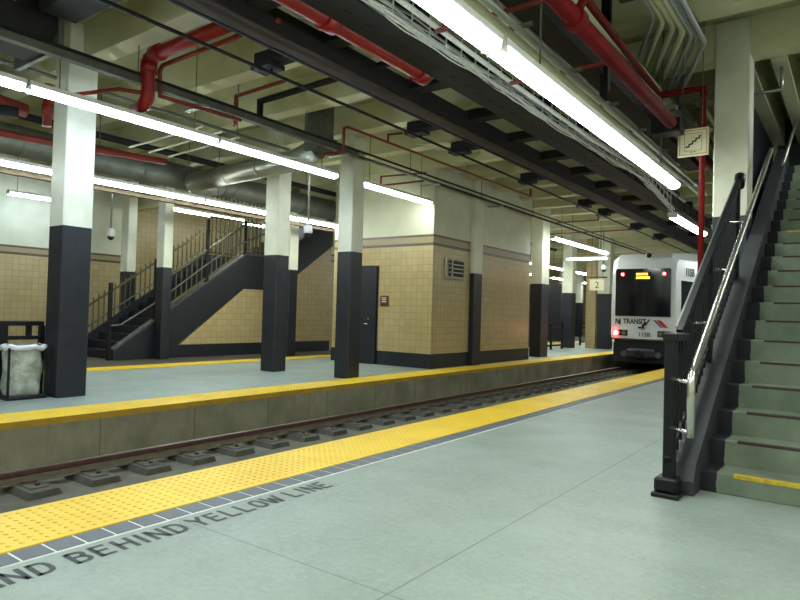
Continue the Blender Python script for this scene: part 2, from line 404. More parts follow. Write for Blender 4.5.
# ------------------------------------------------------------------ track
def rail(x, label):
    pr = [(-.035, .11), (.035, .11), (.036, .085), (.024, .07), (.026, .03), (.07, .014), (.07, 0), (-.07, 0), (-.07, .014), (-.026, .03), (-.024, .07), (-.036, .085)]
    r = empty('track_rail', (x, 20, -.465)); tag(r, label, 'rail')
    M().prism([(x + a, -.412 + b) for a, b in pr][::-1], 'y', Y0 + .1, Y1 - .1).build('rail_web', WEB, r)
    M().box(x - .038, x + .038, Y0 + .1, Y1 - .1, -.347, -.2985, .006).build('rail_head', RAILM, r)
    M().box(x - .03, x + .03, Y0 + .1, Y1 - .1, -.2985, -.2965).build('running_surface', RAILT, r)
rail(-6.03, 'rusty steel rail below the wall of the far platform')
rail(-4.59, 'steel rail nearest the near platform, below its edge')
fast = None; fy = 1.50; cnt = 0
while fy < 44:
    for xr in (-6.03, -4.59):
        if xr > -5 and fy > 20: continue
        if fast is None:
            fast = empty('rail_fastener', (xr, fy, -.468))
            tag(fast, 'dark bolted fastener block holding a rail to the track bed', 'rail fastener', 'rail fasteners along the track')
            M().prism([(fy - .15, -.469), (fy - .12, -.413), (fy + .12, -.413), (fy + .15, -.469)], 'x', xr - .2, xr + .40).build('block', BLOCK, fast)
            M().box(xr + .08, xr + .30, fy - .08, fy + .08, -.413, -.402, .004).build('plate', BLOCK, fast)
            M().tube([(xr + .22, fy + .02, -.402), (xr + .22, fy + .02, -.380)], .022, 6, smooth=False).build('bolt', RAILM, fast)
            M().tube([(xr + .06, fy - .07, -.395), (xr + .11, fy - .07, -.385), (xr + .14, fy + .03, -.385), (xr + .09, fy + .07, -.395)], .008, 6).build('clip', RAILM, fast)
        else:
            dup(fast, (xr, fy, -.468))
        cnt += 1
    fy += .545

# ------------------------------------------------------------------ columns
def column(cx0, cx1, cy0, cy1, label, mat=COLM, top=4.84):
    if isinstance(mat, float): mat = mat_column('column_paint_%d' % (mat * 100), mat)
    m = M(); m.box(cx0, cx1, cy0, cy1, 0, top, .012)
    return tag(m.build('support_column', mat), label, 'column', 'painted support columns')
column(-8.53, -8.16, 3.84, 4.22, 'thick square column right of the rubbish bag, cream above and charcoal below')
column(-7.66, -7.33, 8.47, 8.80, 'square column close to the far yellow strip, in front of the kiosk door', 2.28)
column(-9.44, -9.06, 8.30, 8.62, 'square column left of the white hanging camera, in front of the far stair landing', 2.26)
column(-7.52, -7.38, 13.02, 13.42, 'slim column standing against the track side of the tiled kiosk')
column(-8.02, -7.66, 17.6, 18.15, 'square column just right of the kiosk corner, above far yellow strip')
column(-9.65, -9.22, 24.2, 24.6, 'square column behind the dark railings, second to the right of the kiosk')
column(-8.45, -7.95, 24.9, 25.3, 'wide column beside the train with the hanging number sign in front')
column(-12.98, -12.70, 8.22, 8.45, 'square column standing beside the far staircase, cream above the handrail', COLM2)
column(-15.80, -15.47, 8.95, 9.2, 'square column behind the far staircase near the left camera', COLM2)
column(-12.28, -11.9, 11.35, 11.65, 'narrow column half hidden behind the column left of hanging camera', 2.25)
struct(M().box(-8.95, -8.55, 25.0, 25.3, 0, 4.84).build('wall_pier', TILE_P))
column(-17.0 + 1, -15.6, 39.6, 40, 'small distant column between dark railings, left one of two', COLM)
column(-14.9, -14.5, 39.6, 40, 'small distant column between dark railings, right one of two', COLM)
column(-1.44, -1.06, 8.32, 8.68, 'tall cream column behind the stair railing on the right, beside the red riser', 2.47)

# ------------------------------------------------------------------ fluorescent fixtures
def fixture(name, c, L, label, along='y', w=.15, hang=True, group=None, tube=None):
    tube = tube or TUBE
    x, y, z = c
    r = empty(name, (x, y, z)); tag(r, label, 'ceiling light', group)
    hw = w / 2
    prof = [(-hw, .0), (-hw * .95, -.03), (-hw * .6, -.055), (0, -.064), (hw * .6, -.055), (hw * .95, -.03), (hw, 0)]
    if along == 'y':
        M().prism([(x + a, z + b) for a, b in prof], 'y', y - L / 2 + .02, y + L / 2 - .02).build('lamp_lens', tube, r)
        M().box(x - hw - .01, x + hw + .01, y - L / 2, y + L / 2, z, z + .055, .006).build('housing', WHITE, r)
        for s in (-1, 1): M().box(x - hw, x + hw, y + s * (L / 2 - .02), y + s * L / 2, z - .045, z).build('end_cap', WHITE, r)
        if hang:
            for s in (-1, 1): M().tube([(x, y + s * L * .36, z + .05), (x, y + s * L * .36, 4.845)], .007, 6).build('hanger_rod', STEELD, r)
    else:
        M().prism([(y + a, z + b) for a, b in prof], 'x', x - L / 2 + .02, x + L / 2 - .02).build('lamp_lens', tube, r)
        M().box(x - L / 2, x + L / 2, y - hw - .01, y + hw + .01, z, z + .055, .006).build('housing', WHITE, r)
        if hang:
            for s in (-1, 1): M().tube([(x + s * L * .36, y, z + .05), (x + s * L * .36, y, 4.845)], .007, 6).build('hanger_rod', STEELD, r)
    return r
# row above the far platform edge (passes in front of the near columns)
k = 7.82; nm = ['strip ending just before the column in front of the kiosk door',
                'glowing strip crossing in front of the thick left column, long row over far edge',
                'glowing strip at the left picture edge, long row over far platform edge']
for i in range(5):
    fixture('fluorescent_light', (-7.16, k - 1.22 - i * 2.45, 3.5), 2.43, nm[i] if i < 3 else 'fluorescent strip of the far edge row, left of the picture', group=None if i < 3 else 'far edge row strips left of the picture', tube=TUBEC)
fixture('fluorescent_light', (-7.56, 8.86 + 1.22, 3.63), 2.43, 'short glowing strip over the kiosk front, right of the column before the door')
fixture('fluorescent_light', (-7.1, 19.4, 3.5), 4.8, 'long glowing strip beyond the kiosk, sloping down towards the train')
fixture('fluorescent_light', (-8.1, 22.6, 3.42), 1.5, 'glowing strip mounted crosswise just left of the train roof', along='x')
# second row, deeper
k2 = 7.55
lab = ['second row strip directly behind the column left of the hanging camera', 'second row strip over the far stair landing, left of that column', 'second row strip just right of the thick left column', 'second row strip left of the thick column, at picture edge']
for j, i in enumerate((1, 0, -1, -2)):
    fixture('fluorescent_light', (-10.4, k2 + i * 2.45 + 1.22, 3.31), 2.43, lab[j])
for i in range(2, 13):
    if 10.0 < k2 + i * 2.45 + 1.22 < 17.5: continue
    fixture('fluorescent_light', (-10.4, k2 + i * 2.45 + 1.22, 3.31), 2.43, 'distant glowing strip seen between the columns right of the kiosk', group='distant strip lights beyond the kiosk')
for i in range(6):
    fixture('fluorescent_light', (-13.6, 19 + i * 4.9, 3.4), 2.43, 'distant glowing strip seen between the columns right of the kiosk', group='distant strip lights beyond the kiosk')
fixture('fluorescent_light', (-15.6, 6.8, 3.7), 1.4, 'short glowing strip near the white wall at far left', tube=TUBEC)
fixture('fluorescent_light', (-14.05, 10.4, 3.7), 2.3, 'glowing strip hanging low over the top of the far stair fence')
fixture('fluorescent_light', (-14.35, 13.0, 3.7), 2.34, 'glowing strip over the upper stair flight, hidden behind the column')
# near row over the near platform
fixture('fluorescent_light', (.55, 9.9, 4.3), 2.4, 'added strip light over the upper stair flight, outside the picture', hang=False)  # unseen lamp added to brighten the joists and top steps
fixture('fluorescent_light', (-2.0, 6.3, 3.02), 5.1, 'blinding white strip ending above the cable bundle, nearest the train')
fixture('fluorescent_light', (-2.0, 1.15, 3.02), 5.1, 'blinding white strip at the top picture edge in the near row')
fixture('fluorescent_light', (-2.0, -3.0, 3.02), 3.0, 'near row strip behind the camera')
for yy in (16.5, 20.5, 24.5, 28.5): fixture('fluorescent_light', (-2.57, yy, 3.3), 2.6, 'near row strip beyond the red riser, hidden by the railing', group='near row strips beyond the riser')
fixture('fluorescent_light', (-2.57, 12.6, 3.0), 2.6, 'small glowing strip above the train roof beside the red riser')
# unseen row right of the view, added to light the near platform and column
for i in range(3):
    fixture('fluorescent_light', (1.4, 4.0 - i * 2.45, 3.6), 2.43, 'added fluorescent strip right of the camera, outside the picture', group='added strips right of the camera')

# ------------------------------------------------------------------ overhead services
def pipe(name, pts, r, mat, label, cat='pipe', n=10, group=None, collars=None, brackets=None):
    if not collars and not brackets:
        return tag(M().tube(pts, r, n).build(name, mat), label, cat, group)
    e = empty(name, pts[0]); tag(e, label, cat, group)
    M().tube(pts, r, n).build('pipe_run', mat, e)
    for c, dr in (collars or []):
        c = Vector(c); dr = Vector(dr).normalized() * r * .9
        M().tube([c - dr, c + dr], r * 1.28, n).build('coupling', mat, e)
    for c in (brackets or []):
        M().tube([c, (c[0], c[1], 4.845)], .008, 6).build('hanger', STEELD, e)
    return e
# trolley trough over the track
r = empty('trolley_trough', (-5.2, 15, 4.1)); tag(r, 'brown weathered timber trough running above the middle of the track', 'overhead beam')
M().box(-5.30, -4.95, -1, 40, 4.1, 4.13).build('trough_bottom', TIMBER, r)
M().box(-5.32, -5.29, -1, 40, 4.1, 4.36).build('trough_side', TROUGH, r); M().box(-4.97, -4.94, -1, 40, 4.1, 4.36).build('trough_side', TROUGH, r)
M().tube([(-5.2, -1, 4.06), (-5.2, 40, 4.06)], .012, 6).build('contact_wire', BLACK, r)
# cross hangers
ch = None
for yc in (1.2, 5.22, 8.5, 9.9, 12.85, 16.4, 18.0, 21.2, 24.1):
    if ch is None:
        ch = empty('cross_hanger', (-4.9, yc, 4.30)); tag(ch, 'black crosswise support bar under the ceiling above the track', 'support bar', 'black support bars over the track')
        M().box(-6.12, -3.6, yc - .11, yc + .11, 4.24, 4.39, .008).build('bar', BLK2, ch)
        M().box(-6.16, -5.8, yc - .13, yc + .13, 4.18, 4.24, .008).build('end_clamp', BLK2, ch)
        M().tube([(-5.9, yc, 4.2), (-5.9, yc, 4.13)], .02, 6).build('insulator', BLACK, ch)
    else: dup(ch, (-4.9, yc, 4.30))
ch = None
for yc in (4.1, 6.9, 11.3, 14.4):
    if ch is None:
        ch = tag(M().box(-4.93, -4.03, yc - .12, yc + .12, 4.22, 4.38, .008).build('short_bar', BLK2), 'short black bar between the brown trough and the black trough', 'support bar', 'short black bars between the troughs'); oy = yc
    else: dup(ch, (ch.location.x, yc, ch.location.z))
pipe('power_conduit', [(-5.88, -1, 4.12), (-5.88, 36, 4.12)], .022, BLACK, 'thin black conduit running alongside the brown trough', n=6)
# black duct tray with red pipe and cables
r = empty('cable_trough', (-3.8, 15, 3.95)); tag(r, 'wide black trough above the near rail carrying the cable bundle', 'cable trough')
M().box(-4.02, -3.60, -1, 36, 3.95, 4.25).build('trough_body', BLK2, r)
m = M(); y = 1.2
while y < 20: m.box(-3.599, -3.58, y, y + .05, 3.95, 4.24); y += .72
m.build('side_rib', BLACK, r)['kind'] = 'stuff'
m = M(); y = .5
while y < 22: m.box(-3.84, -3.80, y, y + .10, 3.944, 3.951); y += .31
m.build('slot', TROUGH, r)['kind'] = 'stuff'
pipe('sprinkler_main', [(-4.13, -1, 4.0), (-4.13, 5.9, 4.0), (-4.13, 6.05, 4.05), (-4.13, 6.12, 4.2), (-4.13, 6.12, 4.84)], .095, RED, 'thick red pipe running along the black trough and ending in an elbow', n=14,
     collars=[((-4.13, 4.35, 4.0), (0, 1, 0)), ((-4.13, 5.92, 4.0), (0, 1, 0))])
# cable bundle
r = empty('cable_bundle', (-3.42, 6, 3.95)); tag(r, 'bundle of white and grey cables in a wire ladder beside the bright near row', 'cables')
def dip(y): return -.30 * max(0, min(1, (y - 12.4) / 2.6)) ** 1.5
def dipx(y): return .10 * max(0, min(1, (y - 9) / 3))
for i in range(12):
    a = random.uniform(-.05, .06); b = random.uniform(-.07, .17); ph = random.random() * 6; pts = []
    y = .3
    while y < 15.2:
        pts.append((-3.50 + a + dipx(y) + .014 * math.sin(y * 3.1 + ph) + .010 * math.sin(y * 7 + ph), y, 3.97 + b + dip(y) + .016 * math.sin(y * 2.3 + ph * 2) + .008 * math.sin(y * 6 + ph))); y += .25
    M().tube(pts, random.choice((.008, .010, .013)), 6).build('cable', CABLE if i % 4 else CABLEG, r)
m = M(); y = .8
while y < 14.6:
    z = dip(y); xx = dipx(y); m.tube([(-3.40 + xx, y, 3.87 + z), (-3.39 + xx, y, 4.18 + z)], .009, 5); y += .30
m.build('ladder_rung', CABLE, r)['kind'] = 'stuff'
for zz in (3.87, 4.03, 4.18): M().tube([(-3.39 + dipx(.3 + i * .5), .3 + i * .5, zz + dip(.3 + i * .5)) for i in range(29)], .012, 6).build('ladder_rail', CABLE, r)
pipe('white_conduit', [(-2.72, .5, 3.6)] + [(-2.72 - .02 * math.sin(i), 1 + i, 3.6) for i in range(10)], .028, CABLE, 'white conduit immediately left of the blinding near strip lights', n=8)
pipe('white_conduit', [(-2.98, 1, 3.72), (-2.98, 4, 3.7), (-3.02, 6.0, 3.7), (-3.03, 8.5, 3.7), (-2.95, 11, 3.72), (-2.95, 14, 3.7)], .024, CABLE, 'white cable sagging between the cable bundle and the strip lights', n=8)
r = empty('service_duct', (-2.6, 6, 3.7)); tag(r, 'flat pale grey duct above the near strip lights', 'duct')
M().box(-3.1, -2.0, -1, 11.5, 3.86, 4.1, .02).build('duct_body', CRM, r)
# conduits to the right of the near row, with spacers
r = empty('strut_conduits', (-2.1, 6, 3.4)); tag(r, 'pair of long pale green conduits right of the near strip lights with spacers', 'conduit')
for xx, rr, mm in ((-2.08, .026, STEEL), (-2.18, .034, CRM)):
    M().tube([(xx, .5, 3.36), (xx, 11.5, 3.36)], rr, 8).build('conduit', mm, r)
for i in range(9):
    M().box(-2.30, -2.0, 2.2 + i * 1.05, 2.24 + i * 1.05, 3.40, 3.425).build('spacer', STEELD, r)
r = empty('dark_raceway', (-1.78, 6, 3.5)); tag(r, 'dark raceway running between pale conduits and the big red pipe', 'raceway')
M().box(-2.29, -2.08, .5, 11, 3.66, 3.86).build('raceway_body', BLK2, r)
M().tube([(-2.30, .5, 3.65)] + [(-2.30 + .008 * math.sin(i * 1.7), .8 + i * .5, 3.65) for i in range(20)], .014, 6).build('edge_highlight', STEEL, r)  # thin pale tube stands in for the bright highlight along the raceway edge
pipe('big_red_pipe', [(-1.78, -1, 3.5), (-1.78, 12.5, 3.5)], .07, REDD, 'big red sprinkler pipe along the ceiling right of the strip lights', n=16,
     collars=[((-1.78, 3.9, 3.5), (0, 1, 0)), ((-1.78, 4.6, 3.5), (0, 1, 0))])
pipe('red_branch_pipe', [(-1.78, 4.6, 3.5), (-1.78, 4.75, 3.7), (-1.85, 5.0, 3.85), (-2.0, 7.9, 3.98), (-2.02, 8.1, 4.0), (-1.52, 8.1, 4.0), (-1.52, 8.1, 0.02)], .034, REDD, 'red sprinkler riser with a crosswise arm standing left of the tall column', n=10,
     collars=[((-1.52, 8.1, 3.94), (0, 0, 1)), ((-2.0, 8.1, 4.0), (1, 0, 0))])
for i, (yy, lb) in enumerate(((3.05, 'first'), (4.35, 'second'), (5.75, 'third'))):
    pipe('red_cross_pipe', [(-2.9, yy, 3.58), (-1.8, yy, 3.58)], .022, RED2, '%s short red branch pipe crossing over the near strip lights' % lb, n=8)
r = empty('black_bracket', (-2.0, 6.1, 4.0)); tag(r, 'black steel angle hanger around the big red pipe', 'bracket')
M().box(-2.12, -2.04, 6.18, 6.26, 3.4, 4.84).build('bracket_leg', BLACK, r); M().box(-2.6, -2.04, 6.18, 6.26, 4.2, 4.28).build('bracket_arm', BLACK, r)
r = empty('junction_box', (-2.25, 9.05, 3.8)); tag(r, 'black box fixed to the big red pipe above the stair sign', 'box')
M().box(-2.02, -1.68, 7.65, 7.9, 3.40, 3.56, .015).build('box_body', BLACK, r); M().box(-1.85, -1.7, 7.55, 7.62, 3.62, 3.68, .01).build('box_latch', STEEL, r)
# diagonal conduits
r = empty('conduit_bank', (-1.9, 8, 4.3)); tag(r, 'bank of shiny steel conduits bending diagonally across the ceiling beside the tall column', 'conduit')
for i, (t_, rr, mm) in enumerate(((0, .022, CONDL), (.16, .03, CRM), (.36, .034, CRM), (.55, .034, CRM), (.72, .026, CONDL), (.84, .014, CONDL), (1.0, .03, CONDL))):
    ux, uy, lx, ly = -1.72 + .30 * t_, 6.65 + .95 * t_, -2.42 + .32 * t_, 8.2 + 1.15 * t_
    M().tube([(ux, .5, 4.33), (ux, uy - .08, 4.33), (ux - .03, uy + .05, 4.33), (lx + .03, ly - .05, 4.33), (lx, ly + .08, 4.33), (lx, 20, 4.33)], rr, 8).build('conduit', mm, r)
M().box(-1.95, -1.2, 6.2, 6.26, 4.36, 4.39).build('strut', STEELD, r); M().box(-2.6, -1.9, 9.6, 9.66, 4.28, 4.3).build('strut', STEELD, r)
# pipes along far right ceiling
for i, (xx, zz, mm, lb) in enumerate(((-1.72, 3.75, STEELD, 'dull steel pipe'), (-1.6, 3.9, CRM, 'cream painted pipe'), (-1.35, 4.2, STEELD, 'thin grey pipe'))):
    pipe('ceiling_pipe', [(xx, 8.6, zz), (xx, 20, zz)], .03, mm, lb + ' running towards the train behind the stair sign', n=8)

# long strut over far platform + the hangers
r = empty('long_strut', (-7.15, 12, 4.0)); tag(r, 'long grey cable strut crossing above the far platform columns', 'strut')
M().box(-7.21, -7.11, 0, 8.35, 3.92, 4.02).build('strut_channel', STEELD, r)
M().box(-7.20, -7.12, 8.35, 34, 3.93, 3.96).build('strut_channel', BLK2, r)
M().tube([(-7.09, 0, 4.02), (-7.09, 34, 4.02)], .02, 6).build('strut_cable', BLACK, r)
for i in range(8): M().tube([(-7.17, 1.3 + 2.9 * i, 3.97), (-7.17, 1.3 + 2.9 * i, 4.845)], .008, 6).build('hanger_rod', STEELD, r)
for i in range(5): M().box(-7.55, -7.1, 2.2 + 2.9 * i, 2.3 + 2.9 * i, 3.90, 3.93).build('cross_arm', STEEL, r)
# sprinkler lines over far platform
pipe('thin_red_pipe', [(-7.2, 7.5, 3.80), (-7.0, 7.64, 3.82), (-6.86, 7.66, 3.86), (-6.86, 7.66, 4.22), (-6.84, 7.72, 4.25), (-6.62, 14.4, 4.2), (-6.62, 14.4, 4.39)], .024, RED2, 'thin red sprinkler line from the column top towards the train', n=8)
pipe('thin_red_pipe', [(-6.78, 8.75, 4.22), (-6.78, 8.75, 4.37), (-6.5, 8.8, 4.37)], .02, RED2, 'short red sprinkler drop above the kiosk roof', n=8)
pipe('small_red_pipe', [(-7.75, 6.15, 4.0), (-7.55, 6.0, 4.0), (-7.55, 6.0, 4.38), (-6.45, 5.95, 4.38)], .026, RED2, 'small red pipe stepping up beside the black angle pipe', n=8)
pipe('black_angle_pipe', [(-7.3, 6.25, 3.95), (-7.3, 6.25, 4.33), (-4.2, 6.1, 4.33)], .045, BLACK, 'black pipe dropping in a right angle beside the left duct', n=8)
pipe('red_standpipe', [(-5.0, 4.2, 4.23), (-6.85, 4.22, 4.23), (-6.97, 4.23, 4.2), (-7.0, 4.23, 4.1), (-6.99, 4.23, 3.82), (-7.02, 4.24, 3.72), (-7.12, 4.25, 3.66), (-7.34, 4.27, 3.64)], .078, RED, 'heavy red pipe bending downwards above the thick left column', n=14,
     collars=[((-6.99, 4.23, 4.10), (0, 0, 1)), ((-6.8, 4.22, 4.23), (1, 0, 0))])
pipe('red_side_pipe', [(-4.9, 4.42, 4.22), (-7.06, 4.46, 4.22), (-7.12, 4.46, 4.16), (-7.1, 4.46, 3.84), (-6.93, 5.6, 3.81)], .026, RED2, 'thinner red pipe following the heavy bent red pipe', n=8)
pipe('red_stub_pipe', [(-7.75, 3.55, 3.68), (-7.15, 3.95, 3.78), (-7.0, 4.16, 3.77)], .025, RED2, 'short sloping red pipe over the left strip light', n=8)
# kiosk front sprinkler bits
pipe('kiosk_red_pipe', [(-8.3, 10.5, 3.95), (-8.3, 10.5, 4.12), (-7.2, 10.6, 4.1)], .02, RED2, 'upper thin red pipe over the kiosk face light', n=8)
pipe('kiosk_red_pipe', [(-8.2, 10.2, 3.85), (-7.0, 10.25, 3.85)], .02, RED2, 'lower thin red pipe over the kiosk face light', n=8)
# ducts
def duct(name, pts, r_, label, n=20, mat=DUCT, seams=0):
    e = empty(name, pts[0]); tag(e, label, 'duct')
    M().tube(pts, r_, n).build('duct_body', mat, e)
    for a, b in zip(pts[:-1], pts[1:]):
        a = Vector(a); b = Vector(b); L = (b - a).length; kk = int(L / 1.2)
        for i in range(1, kk + 1):
            c = a.lerp(b, i / (kk + 1)); t = (b - a).normalized() * .02
            M().tube([c - t, c + t], r_ * 1.035, n).build('seam_band', mat, e)
    return e
duct('round_duct', [(-7.5, 7.72, 3.98), (-8.0, 7.72, 3.84), (-10.75, 7.72, 3.76), (-11.0, 7.76, 3.75), (-11.17, 7.9, 3.75), (-11.25, 8.2, 3.78), (-11.3, 8.6, 3.85)], .19, 'shiny round duct crossing behind the hanging strip light with an elbow')
duct('long_duct', [(-11.6, -2, 3.95), (-11.6, 8.0, 3.95), (-11.6, 26, 3.95)], .26, 'long dull round duct running above the second row of strip lights', mat=STEELD)
r = empty('duct_drop', (-7.4, 7.3, 3.9)); tag(r, 'dark square duct drop from the ceiling above the round duct', 'duct')
M().box(-7.62, -7.30, 7.5, 7.9, 3.9, 4.84, .01).build('duct_body', STEELD, r); M().box(-7.66, -7.26, 7.46, 7.94, 4.1, 4.14).build('flange', STEELD, r)
r = empty('supply_duct', (-7.6, 3, 4.0)); tag(r, 'dark rectangular duct end in the upper left corner', 'duct')
m = M(); m.prism([(-8.3, 4.2), (-8.0, 4.06), (-7.5, 4.06), (-7.25, 4.25), (-7.25, 4.6), (-8.3, 4.6)], 'y', -1, 3.3); m.build('duct_body', BLK2, r)
M().box(-8.34, -7.22, 3.27, 3.33, 4.03, 4.63).build('flange', STEELD, r)
r = empty('upper_duct', (-6.3, 2.6, 4.3)); tag(r, 'dark overhead box duct crossing the upper left ceiling', 'duct')
M().box(-7.0, -5.7, 2.95, 3.35, 4.28, 4.7, .02).build('duct_body', BLK2, r)
pipe('left_red_pipe', [(-10.5, -1, 3.68), (-10.15, 4.2, 3.68), (-9.75, 6.3, 3.72)], .055, RED2, 'long red pipe in front of the dull duct, passing behind the thick column', n=10)
pipe('left_red_main', [(-9.6, 2.6, 4.1), (-9.6, 3.3, 4.1), (-9.7, 3.6, 4.0), (-9.75, 4.0, 3.97)], .10, RED2, 'stout faded red pipe with elbow at the left picture edge', n=12)
pipe('left_red_valve', [(-9.3, 4.1, 4.3), (-9.3, 4.1, 3.7)], .06, RED2, 'upright red pipe stub left of the thick column', n=10, collars=[((-9.3, 4.1, 3.95), (0, 0, 1))])
pipe('left_black_pipe', [(-9.8, 2.6, 3.75), (-9.5, 3.8, 3.85)], .08, BLK2, 'black insulated pipe end left of the thick column', n=10)
pipe('dull_black_pipe', [(-10.7, -1, 4.15), (-10.7, 26, 4.15)], .06, BLK2, 'dark pipe above the long dull duct', n=10)
for i, (xx, zz, mm, lb) in enumerate(((-8.9, 4.1, CRM, 'cream pipe'), (-8.7, 3.95, STEEL, 'steel conduit'), (-8.5, 4.15, STEELD, 'grey conduit'))):
    pipe('left_conduit', [(xx, -1, zz), (xx, 8.0, zz)], .028, mm, lb + ' behind the thick column near its top', n=8)
for i, lb in enumerate(('left', 'middle', 'right')):
    pipe('diagonal_strut', [(-9.4 + .0 * i, 5.4 + .35 * i, 3.72), (-8.2, 5.9 + .35 * i, 4.0)], .016, CRM, lb + ' cream diagonal brace behind the long strip light', n=6, cat='brace')
# girder under second row
r = empty('light_rail', (-10.7, 6, 3.3)); tag(r, 'pale brown rail running just below the second row of strip lights', 'rail')
M().box(-11.0, -10.9, -1, 14, 3.24, 3.30).build('rail_body', paint('tan_paint', (104, 88, 66), .6), r)
# soffit over far stairs
sbox('trim_soffit', BEAM, -16.0, -13.6, 9.35, 9.55, 3.80, 4.84)
# small branches on ceiling (white conduits above the kiosk)
for i in range(3):
    pipe('curved_conduit', [(-6.55 + .12 * i, 9.3 + .45 * i, 4.3), (-6.4 + .12 * i, 9.55 + .45 * i, 4.33), (-5.95, 9.7 + .45 * i, 4.37)], .018, CRM, '%s small bent conduit under the ceiling left of the brown trough' % ('nearest', 'middle', 'farthest')[i], n=6)
for i, (yy, xx0, xx1, lb) in enumerate(((18.2, -7.6, -6.2, 'nearer'), (20.6, -9.2, -6.0, 'farther'))):
    pipe('cross_sprinkler', [(xx0, yy, 4.1), (xx1, yy, 4.1), (xx1, yy, 4.2)], .022, RED2, lb + ' thin red sprinkler line crossing the ceiling beyond the kiosk', n=6)

# ------------------------------------------------------------------ hanging cameras
def cam_dome(x, y, zb, label, s=1.0, top=4.845):
    r = empty('security_camera', (x, y, zb)); tag(r, label, 'camera')
    M().tube([(x, y, zb + .22 * s), (x, y, top)], .018, 8).build('stem', STEEL, r)
    m = M(); rings = []
    for rr, zz in ((.03, .25), (.06, .235), (.078, .2), (.082, .12), (.075, .08)): rings.append([(x + rr * s * math.cos(k * PI / 8), y + rr * s * math.sin(k * PI / 8), zb + zz * s) for k in range(16)])
    m.loft(rings[::-1], True).build('housing', WHITE, r)
    M().ball((x, y, zb + .082 * s), .068 * s, 14, 6, 1.1, -1).build('dome', GLASS, r)
cam_dome(-8.2, 8.25, 2.54, 'white domed camera hanging beside the column in front of the kiosk')
cam_dome(-13.5, 7.4, 2.64, 'dark domed camera hanging before the white wall on the left', 1.1)
cam_dome(-7.75, 23.5, 2.95, 'tiny domed camera hanging left of the train above the number sign', 1.2)

# ------------------------------------------------------------------ signs
r = empty('louvred_sign', (-7.49, 12.3, 2.03)); tag(r, 'small black and white framed notice board on the kiosk side wall', 'sign')
M().box(-7.5, -7.45, 11.88, 12.70, 2.01, 2.48, .008).build('frame', paint('sign_grey', (170, 168, 140), .5), r)
m = M(); m.box(-7.45, -7.446, 11.96, 12.10, 2.07, 2.43); m.box(-7.45, -7.446, 12.18, 12.63, 2.07, 2.43); m.build('dark_panel', INK, r)
m = M()
for zz in (2.15, 2.24, 2.33): m.box(-7.446, -7.442, 12.19, 12.60, zz, zz + .022)
for zz in (2.15, 2.25, 2.34): m.box(-7.446, -7.442, 11.98, 12.08, zz, zz + .014)
m.build('text_line', SIGNC, r)
r = empty('door_notice', (-8.79, 11.38, 1.36)); tag(r, 'small brown notice with pale lines beside the kiosk door', 'sign')
M().box(-8.915, -8.68, 11.375, 11.398, 1.355, 1.59, .004).build('plate', SIGNB, r)
m = M()
for zz, a in ((1.53, .07), (1.485, .06), (1.44, .07)): m.box(-8.8 - a, -8.8 + a, 11.372, 11.375, zz, zz + .022)
m.build('text_line', SIGNC, r)
# stair sign
r = empty('stair_sign', (-1.6, 7.95, 3.15)); tag(r, 'square cream sign with black stair symbol hanging before the red riser', 'sign')
M().box(-1.765, -1.425, 7.94, 7.96, 3.15, 3.48, .004).build('board', SIGNC, r)
m = M()
for a in ((-1.745, -1.738, 3.17, 3.46), (-1.452, -1.445, 3.17, 3.46), (-1.745, -1.445, 3.17, 3.177), (-1.745, -1.445, 3.453, 3.46)): m.box(a[0], a[1], 7.936, 7.94, a[2], a[3])
m.build('border', SIGNF, r)
m = M()
for a in ((-1.69, -1.687, 3.215, 3.425), (-1.503, -1.5, 3.215, 3.425), (-1.69, -1.5, 3.215, 3.218), (-1.69, -1.5, 3.422, 3.425)): m.box(a[0], a[1], 7.937, 7.94, a[2], a[3])
for i in range(4):
    x0 = -1.675 + i * .037; z0 = 3.262 + i * .03
    m.box(x0, x0 + .041, 7.936, 7.94, z0 - .004, z0 + .012)
    m.box(x0 + .030, x0 + .045, 7.936, 7.94, z0, z0 + .034)
m.box(-1.675 + .148, -1.675 + .165, 7.936, 7.94, 3.382, 3.392)
m.build('stair_symbol', INK, r)
m = M(); m.box(-1.63, -1.56, 7.937, 7.94, 3.196, 3.206); m.build('small_text', SIGNF, r)
for xx in (-1.72, -1.5): M().tube([(xx, 7.95, 3.48), (xx, 7.95, 4.845)], .005, 6).build('hanger', STEELD, r)
# number sign
r = empty('number_sign', (-8.1, 23.9, 2.65)); tag(r, 'cream sign with number 2 hanging left of the train', 'sign')
M().box(-8.42, -7.85, 23.88, 23.93, 2.28, 2.72, .006).build('board', SIGNC, r)
M().tube([(-8.5, 23.9, 2.79), (-7.75, 23.9, 2.79)], .03, 8).build('hanging_bar', RED2, r)
text_mesh('number', '2', .36, INK, frame((-8.13, 23.876, 2.38), (1, 0, 0), (0, 0, 1)), r, 0, .002, 'CENTER')
for xx in (-8.35, -7.92): M().tube([(xx, 23.9, 2.72), (xx, 23.9, 4.845)], .01, 6).build('hanger', STEELD, r)

